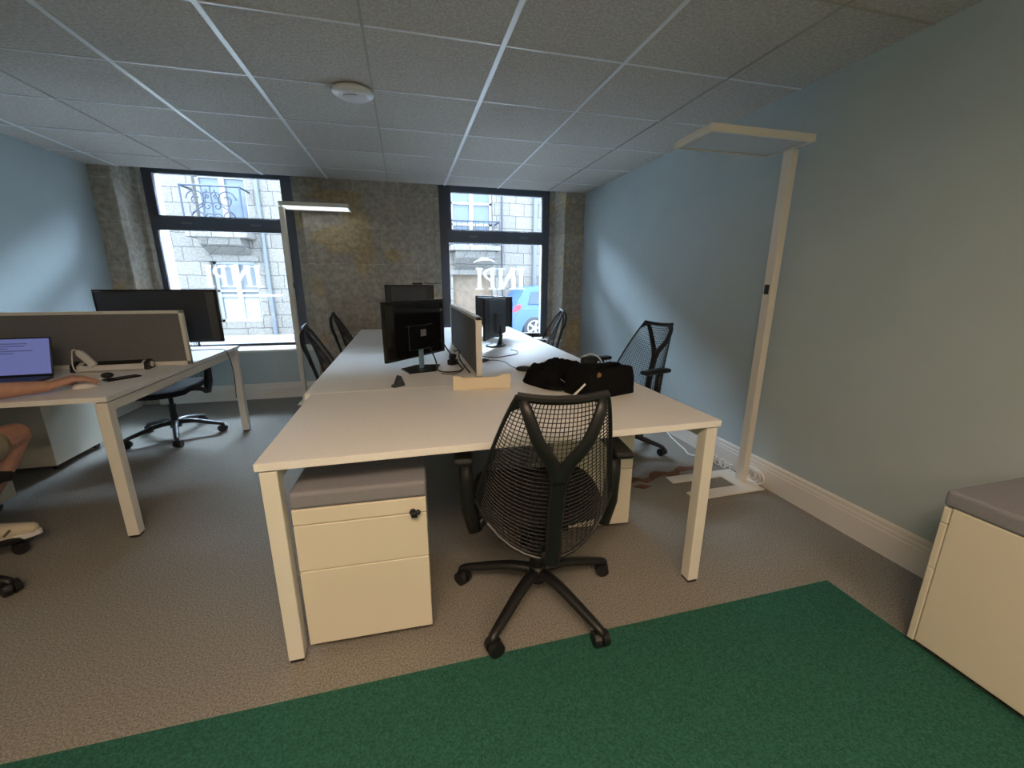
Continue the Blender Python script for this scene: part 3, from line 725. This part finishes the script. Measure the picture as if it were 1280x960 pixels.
# ------------------------------------------------------------------ laptop, power bar, phone, mouse on left desk
lp = thing('laptop', 'open laptop with lit blue screen on the left desk', 'laptop', (-2.07, 2.66, .7475), R(4))
B().box(-.16, .16, -.13, .10, 0, .016).build('keyboard_base', M_dark, lp, bevel=.004)
lid = B().box(-.16, .16, -.004, .004, 0, .215).build('lid', M_black, lp, bevel=.003); lid.location = (0, .105, .014); lid.rotation_euler.x = R(-14)
B().box(-.152, .152, -.0055, -.0042, .012, .207).build('screen', M_scr, lid)
tx = B()
for k, (a, b_) in enumerate(((-.12, .06), (-.12, .05), (-.12, -.02), (-.12, .08), (-.12, .0))): tx.box(a, b_, -.0065, -.0056, .178-k*.013, .184-k*.013)
tx.build('screen_text', M_scrt, lid)
kb = B()
for i in range(12):
    for j in range(5): kb.box(-.142+i*.024, -.142+i*.024+.02, -.05+j*.026, -.05+j*.026+.021, .016, .0175)
kb.build('keys', M_black, lp)

pb = thing('desk_power_bar', 'white desk power bar with black end caps before the left divider', 'power bar', (-1.735, 2.945, .7475), R(3))
B().prism([(-.036, .004), (.030, .004), (.034, .03), (.010, .052), (-.028, .036)], 'x', -.165, .165).build('bar_body', M_white, pb, bevel=.004)
for sg in (-1, 1):
    e = B().prism([(-.042, 0), (.036, 0), (.040, .034), (.012, .060), (-.034, .044)], 'x', sg*.178-.014, sg*.178+.014).build('end_cap', M_black, pb, bevel=.005)
    if sg == 1: B().cone((.192, -.003, .028), (.197, -.003, .028), .017, seg=20).build('end_disc', M_white, e)
B().prism([(-.029, .0385), (.008, .0540), (.0075, .056), (-.030, .0405)], 'x', -.13, .15).build('socket_strip', M_black, pb)
pl = B().box(-.018, .018, -.012, .012, 0, .10, rot=(0, -.62, 0), piv=(0, 0, 0)).box(-.012, .012, -.009, .009, .10, .112, rot=(0, -.62, 0), piv=(0, 0, 0))
tag(pl.build('charger_plug', M_white, loc=(-1.805, 2.905, .785), bevel=.004), 'white charger plug leaning up from the desk power bar', 'plug')
tag(B().tube(smoothpts([(-1.872, 2.905, .876), (-1.888, 2.90, .882), (-1.893, 2.89, .84), (-1.885, 2.87, .78), (-1.84, 2.84, .756), (-1.74, 2.80, .752), (-1.68, 2.80, .755), (-1.62, 2.76, .752), (-1.60, 2.70, .752), (-1.66, 2.68, .752)], 6), .0035, 6).build('charger_cable', M_cable, smooth=True),
    'thin white charger cable from the top of the plug down to the left desk', 'cable')
tag(B().box(-.035, .035, -.075, .075, 0, .008).build('smartphone', M_blackg, loc=(-1.545, 2.665, .7475), bevel=.003), 'dark smartphone lying by the hand on the left desk', 'phone').rotation_euler.z = R(-40)
m_ = B().ball((0, 0, .008), .031, (1, 1.65, .85), 20)
for v in m_.bm.verts: v.co.z = max(v.co.z, 0)
mm = thing('computer_mouse', 'white mouse held under the person\'s hand', 'mouse', (-1.590, 2.468, .7475), R(-57))
m_.build('shell', M_white, mm, smooth=True); B().cone((-.003, .028, .034), (.003, .028, .034), .007, seg=12).build('scroll_wheel', M_black, mm)
tag(B().ball((0, 0, .01), .024, (1.2, 1, .7), 16).build('cable_puck', M_black, loc=(-1.625, 2.69, .755), smooth=True), 'small round black cable puck behind the hand on the left desk', 'puck')

# ------------------------------------------------------------------ backpack (black, lying flat), headset
bp = thing('backpack', 'black backpack lying collapsed on the desk, left of the black tote bag', 'backpack', (.775, 2.03, .7475), R(24)); bp.scale = (.86, .86, .95)
def lump(b, c, r, sc_, seed, seg=26, amp=.06, flat=0):
    n0 = len(b.bm.verts); b.ball(c, r, sc_, seg); b.bm.verts.ensure_lookup_table(); random.seed(seed)
    ph = [random.uniform(0, 6) for _ in range(9)]; c = Vector(c)
    for v in b.bm.verts[n0:]:
        d = (v.co-c)
        q = 1+amp*(math.sin(18*v.co.x+ph[0])*math.sin(22*v.co.y+ph[1])+.6*math.sin(40*v.co.x+ph[2]+25*v.co.z)*math.sin(35*v.co.y+ph[3]))
        v.co = c+d*q
        if v.co.z < flat: v.co.z = flat+.001*random.random()
b1 = B(); b1.box(-.20, .19, -.15, .15, 0, .115)
bmesh.ops.subdivide_edges(b1.bm, edges=b1.bm.edges[:], cuts=13, use_grid_fill=True)
for v in b1.bm.verts:
    c = v.co; x, y, k = c.x, c.y, c.z/.115
    rr = max(abs(x)/.2, abs(y)/.15); q = 1-.16*(min(abs(x)/.2, abs(y)/.15)**3)
    c.x *= q*(1-.08*k); c.y *= q*(1-.20*k)
    if c.z > .001:
        c.z *= (.84+.22*math.exp(-((x-.03)/.13)**2))*(1-.22*rr**3)
        c.z += k*(.012*math.sin(31*x+2)*math.sin(26*y+1)+.006*math.sin(62*x+20*y)+.004*math.sin(75*y-30*x))
        c.x += .008*math.sin(38*y+5)*(1-k*.5); c.y += .008*math.sin(33*x+2)*(1-k*.5)
b1.build('bag_body', M_fab, bp, smooth=True)
B().tube(smoothpts([(-.165, -.08, .02), (-.20, -.13, .025), (-.17, -.19, .02), (-.08, -.20, .025), (.02, -.17, .03), (.08, -.14, .05)], 5), .018, 8, flat=(1.3, .6)).build('shoulder_strap', M_fab, bp, smooth=True)
B().tube(smoothpts([(-.12, -.10, .06), (-.10, -.14, .045), (-.09, -.17, .03)], 4), .003, 6).build('zip_pull', M_grey, bp)
tb = thing('tote_bag', 'black boxy fabric bag resting on the desk behind the front mesh chair', 'bag', (.895, 1.76, .7475), R(17))
b2 = B(); b2.box(-.15, .14, -.095, .095, .0, .135)
bmesh.ops.subdivide_edges(b2.bm, edges=b2.bm.edges[:], cuts=7, use_grid_fill=True)
for v in b2.bm.verts:
    c = v.co; k = c.z/.135
    c.x *= 1-.06*k; c.y *= 1-.18*k
    if c.z > .01:
        c.z += .012*math.sin(24*c.x+3)*math.sin(20*c.y+1)+(-.035 if c.x < -.1 else 0)*k*min(1, (-.1-c.x)/.08) if c.x < -.1 else .010*math.sin(24*c.x+3)*math.sin(20*c.y+1)
        c.y += .006*math.sin(30*c.x+9*c.z); c.x += .004*math.sin(40*c.z+20*c.y)
b2.build('bag_body', M_fab, tb, smooth=True, bevel=.012)
B().tube(smoothpts([(-.11, -.02, .115), (-.07, -.04, .142), (.0, -.04, .152), (.07, -.03, .146), (.11, 0, .13)], 5), .010, 8, flat=(1.6, .5)).build('carry_handle', M_fab, tb, smooth=True)
B().tube(smoothpts([(-.148, -.06, .075), (-.17, -.05, .05), (-.19, -.03, .02), (-.20, -.01, .006)], 5), .005, 6).build('white_cord', M_cable, tb, smooth=True)
B().cone((-.09, -.078, .115), (-.09, -.088, .113), .012, seg=16).build('round_button', mat('dull_brass', S(150, 120, 70), .4, metal=.5), tb)
hs = thing('headset', 'black and white headset lying behind the two black bags', 'headset', (1.10, 2.33, .7475), R(15))
B().box(-.055, .055, -.03, .03, 0, .07).build('ear_cup', M_black, hs, bevel=.02, seg=3)
B().tube(smoothpts([(-.03, .035, .062), (.04, .036, .078), (.10, .03, .055), (.13, .02, .012)], 6), .008, 8, flat=(1.5, .5)).build('headband', M_white, hs, smooth=True)

# ------------------------------------------------------------------ cables by the right wall
random.seed(7)
cc = B()
P = []
for k in range(90):
    a = k*.55; P.append((2.095+.022*math.cos(a)+.006*random.random(), 2.12+.0028*k+.012*math.cos(a*1.7), .034+.028*math.sin(a)))
cc.tube([P[i] for i in range(len(P))], .0042, 5)
tag(cc.build('cable_bundle', M_cable, smooth=True), 'bundle of coiled white cable at the skirting left of the lamp pole', 'cable')
c2 = B()
for q in range(7):
    rr = .03+.004*q; c2.tube([(2.115+.008*math.sin(q*2.1+t), 1.975+(.5*rr+.006*q)*math.cos(t)*1.4, .05+rr*math.sin(t)*.95) for t in [k*2*PI/20 for k in range(21)]], .005, 5)
for v in c2.bm.verts: v.co.x += .022; v.co.z = max(v.co.z, .0125 if v.co.x < 2.127 and 1.85 < v.co.y < 2.16 else .002)
tag(c2.build('cable_coil', M_cable, smooth=True), 'loose coil of white cable at the skirting right of the lamp pole', 'cable')
cable('lamp_cable', 'thin white cable hanging and trailing along the floor by the right wall', [(2.10, 3.0, .09), (2.12, 2.86, .012), (2.08, 2.70, .006), (2.05, 2.55, .005), (2.02, 2.45, .005), (2.05, 2.38, .02), (2.09, 2.36, .04)], .005, M_cable)

# ------------------------------------------------------------------ person (seated, mostly outside the frame on the left)
pr = thing('person', 'person in pale shorts and light sneakers seated at the left desk, hand on mouse', 'person', (0, 0, 0))
def chain(b, pts, rad, seg=14):
    for i in range(len(pts)-1): b.cone(pts[i], pts[i+1], rad[i], rad[i+1], seg)
    for p, r in zip(pts, rad): b.ball(p, r, seg=seg)
def fuse(b, name, m, vox, parent, it=6):
    o = b.build(name, m, parent)
    rmh = o.modifiers.new('r', 'REMESH'); rmh.mode = 'VOXEL'; rmh.voxel_size = vox; rmh.use_smooth_shade = True
    s = o.modifiers.new('s', 'SMOOTH'); s.iterations = it; s.factor = .5
    return o
HX, HY = -1.99, 1.96
bd = B()
pel = Vector((HX, HY-.03, .555)); ch = Vector((HX+.01, HY+.0, .90)); nk = Vector((HX+.01, HY+.03, 1.07)); hd = Vector((HX+.015, HY+.075, 1.215))
chain(bd, [pel, Vector((HX, HY-.035, .72)), ch], [.13, .12, .135]); bd.ball(ch, .15, (1.15, .75, 1)); bd.ball(pel, .14, (1.2, .9, .8))
chain(bd, [ch+Vector((0, 0, .08)), nk, hd-Vector((0, .01, .03))], [.09, .055, .055])
bd.ball(hd, .095, (.82, 1.0, 1.2), 20); bd.ball(hd+Vector((0, .04, -.06)), .055, (.95, .95, .9))
bd.cone(hd+Vector((0, .08, .01)), hd+Vector((0, .112, -.022)), .010, .016, 10); bd.ball(hd+Vector((0, .106, -.022)), .014)
bd.ball(hd+Vector((0, .088, -.055)), .018, (1.3, .6, .35)); bd.ball(hd+Vector((0, .088, -.066)), .017, (1.2, .6, .35))
for sg in (-1, 1): bd.ball(hd+Vector((sg*.078, -.003, -.01)), .026, (.35, .8, 1.2)); bd.ball(hd+Vector((sg*.032, .082, .028)), .014, (1.5, .6, .5))
SHR = Vector((-1.81, 1.95, .995)); SHL = Vector((-2.17, 1.97, .995))
chain(bd, [ch+Vector((.05, 0, .07)), SHR], [.09, .06]); chain(bd, [ch+Vector((-.05, 0, .07)), SHL], [.09, .06])
ELR = Vector((-1.935, 2.175, .80)); WR = Vector((-1.675, 2.375, .785))
chain(bd, [SHR, ELR], [.055, .045]); chain(bd, [ELR, ELR.lerp(WR, .3), ELR.lerp(WR, .7), WR], [.044, .045, .034, .026])
ELL = Vector((-2.24, 2.10, .80)); WL_ = Vector((-2.14, 2.38, .79))
chain(bd, [SHL, ELL], [.055, .045]); chain(bd, [ELL, ELL.lerp(WL_, .3), WL_], [.044, .044, .026])
def hand(b, W, dirv, side, curl=1.0):
    d = Vector(dirv); d.z = 0; d.normalize(); s = Vector((d.y, -d.x, 0))*side
    k0 = W+d*.085+Vector((0, 0, .022))
    for q in (-.028, -.010, .010, .028): chain(b, [W+s*q*.5, k0+s*q+Vector((0, 0, .004-abs(q)*.12))], [.019, .0145], 10)
    Ls = {-.031: (.034, .026, .020), -.0105: (.040, .030, .022), .0105: (.042, .032, .022), .031: (.036, .028, .021)}
    for q, (a, b2_, c) in Ls.items():
        p0 = k0+s*q; sp = (d+s*q*4).normalized()
        p1 = p0+sp*a*.95+Vector((0, 0, -.004*curl)); p2 = p1+sp*b2_*.88+Vector((0, 0, -.014*curl)); p3 = p2+sp*c*.75+Vector((0, 0, -.013*curl))
        chain(b, [p0, p1, p2, p3], [.0112, .0098, .0088, .0076], 10)
    tq = W+d*.03-s*.026; t1 = tq+d*.035-s*.020+Vector((0, 0, -.006)); t2 = t1+d*.030-s*.006+Vector((0, 0, -.008)); 
    chain(b, [W+d*.015-s*.008, tq, t1, t2], [.017, .015, .0115, .0092], 10)
hand(bd, WR, (.80, .52, 0), 1, .9)
hand(bd, WL_, (.15, .2, 0), -1, .6)
HPR = Vector((HX+.095, HY+.02, .545)); KR = Vector((-1.878, 2.40, .545)); AR = Vector((-1.985, 2.215, .185))
HPL = Vector((HX-.095, HY+.02, .545)); KL = Vector((-2.17, 2.38, .535)); AL = Vector((-2.19, 2.26, .115))
chain(bd, [HPR, HPR.lerp(KR, .5), KR], [.092, .075, .058]); chain(bd, [KR, KR.lerp(AR, .3), KR.lerp(AR, .65), AR], [.056, .058, .044, .036])
chain(bd, [HPL, HPL.lerp(KL, .5), KL], [.092, .075, .058]); chain(bd, [KL, KL.lerp(AL, .3), AL], [.056, .056, .036])
TD = Vector((.87, .38, 0)).normalized()
chain(bd, [AR, AR+Vector((0, 0, -.05)), AR+TD*.13+Vector((0, 0, -.075))], [.036, .036, .028])
chain(bd, [AL, AL+Vector((0, 0, -.04)), AL+Vector((.05, .14, -.075))], [.036, .036, .028])
fuse(bd, 'body', M_skin, .0042, pr, 3)
cl = B(); chain(cl, [HPR, HPR.lerp(KR, .35), HPR.lerp(KR, .62)], [.108, .098, .088]); chain(cl, [HPL, HPL.lerp(KL, .45), HPL.lerp(KL, .80)], [.108, .098, .088]); cl.ball(pel, .155, (1.22, .95, .85))
fuse(cl, 'shorts', M_short, .009, pr, 6)
tsh = B(); chain(tsh, [pel+Vector((0, 0, .03)), Vector((HX, HY-.035, .72)), ch], [.142, .133, .148]); tsh.ball(ch, .163, (1.15, .77, 1))
chain(tsh, [ch+Vector((.05, 0, .07)), SHR, SHR.lerp(ELR, .55)], [.10, .072, .068]); chain(tsh, [ch+Vector((-.05, 0, .07)), SHL, SHL.lerp(ELL, .55)], [.10, .072, .068])
fuse(tsh, 'shirt', M_shirt, .009, pr, 6)
hr = B(); hr.ball(hd+Vector((0, -.016, .030)), .102, (.86, 1.0, 1.08), 20); hr.ball(hd+Vector((0, -.05, -.01)), .08, (.9, .8, 1.1), 16)
fuse(hr, 'hair', M_hair, .007, pr, 2)
ey = B()
for sg in (-1, 1): ey.ball(hd+Vector((sg*.030, .082, .012)), .0115)
ey.build('eyes', M_white, pr, smooth=True)
def shoe(A, D, nm='sneaker'):
    D = Vector(D).normalized(); b = B(); z = A.z
    toe = A+D*.165+Vector((0, 0, -.082)); heel = A-D*.055+Vector((0, 0, -.066))
    chain(b, [heel, A+D*.04+Vector((0, 0, -.058)), toe], [.044, .043, .030]); chain(b, [A+Vector((0, 0, -.02))-D*.01, A+D*.03+Vector((0, 0, -.05))], [.044, .042])
    o = fuse(b, nm, mat('sneaker_cream', S(214, 202, 180), .7, noise=.06, nscale=50), .007, pr, 4)
    sb_ = B(); n = 20; s = Vector((D.y, -D.x, 0)); P = []
    cx = A+D*.055; 
    for k in range(n): a = 2*PI*k/n; q = cx+D*math.cos(a)*.145+s*math.sin(a)*(.046-.008*math.cos(a)); P.append((q.x, q.y))
    sb_.prism(P, 'z', z-.118, z-.092); sb_.build('sole', M_white, o, bevel=.006)
    st_ = B()
    for k in range(3):
        p = A+D*(.045+.03*k)+Vector((0, 0, -.030-.011*k)); st_.tube([p-s*.030+Vector((0, 0, -.02)), p+Vector((0, 0, .004)), p+s*.030+Vector((0, 0, -.02))], .005, 6)
        q = A+D*(.02+.035*k)+s*.041+Vector((0, 0, -.075)); st_.tube([q, q+D*.022+Vector((0, 0, .024))], .005, 6)
    st_.build('shoe_stripes', mat('olive_stripe', S(110, 108, 88), .7), o)
shoe(AR+Vector((0, 0, .0)), TD)
shoe(AL+Vector((0, 0, .0)), (.05, .15, 0))
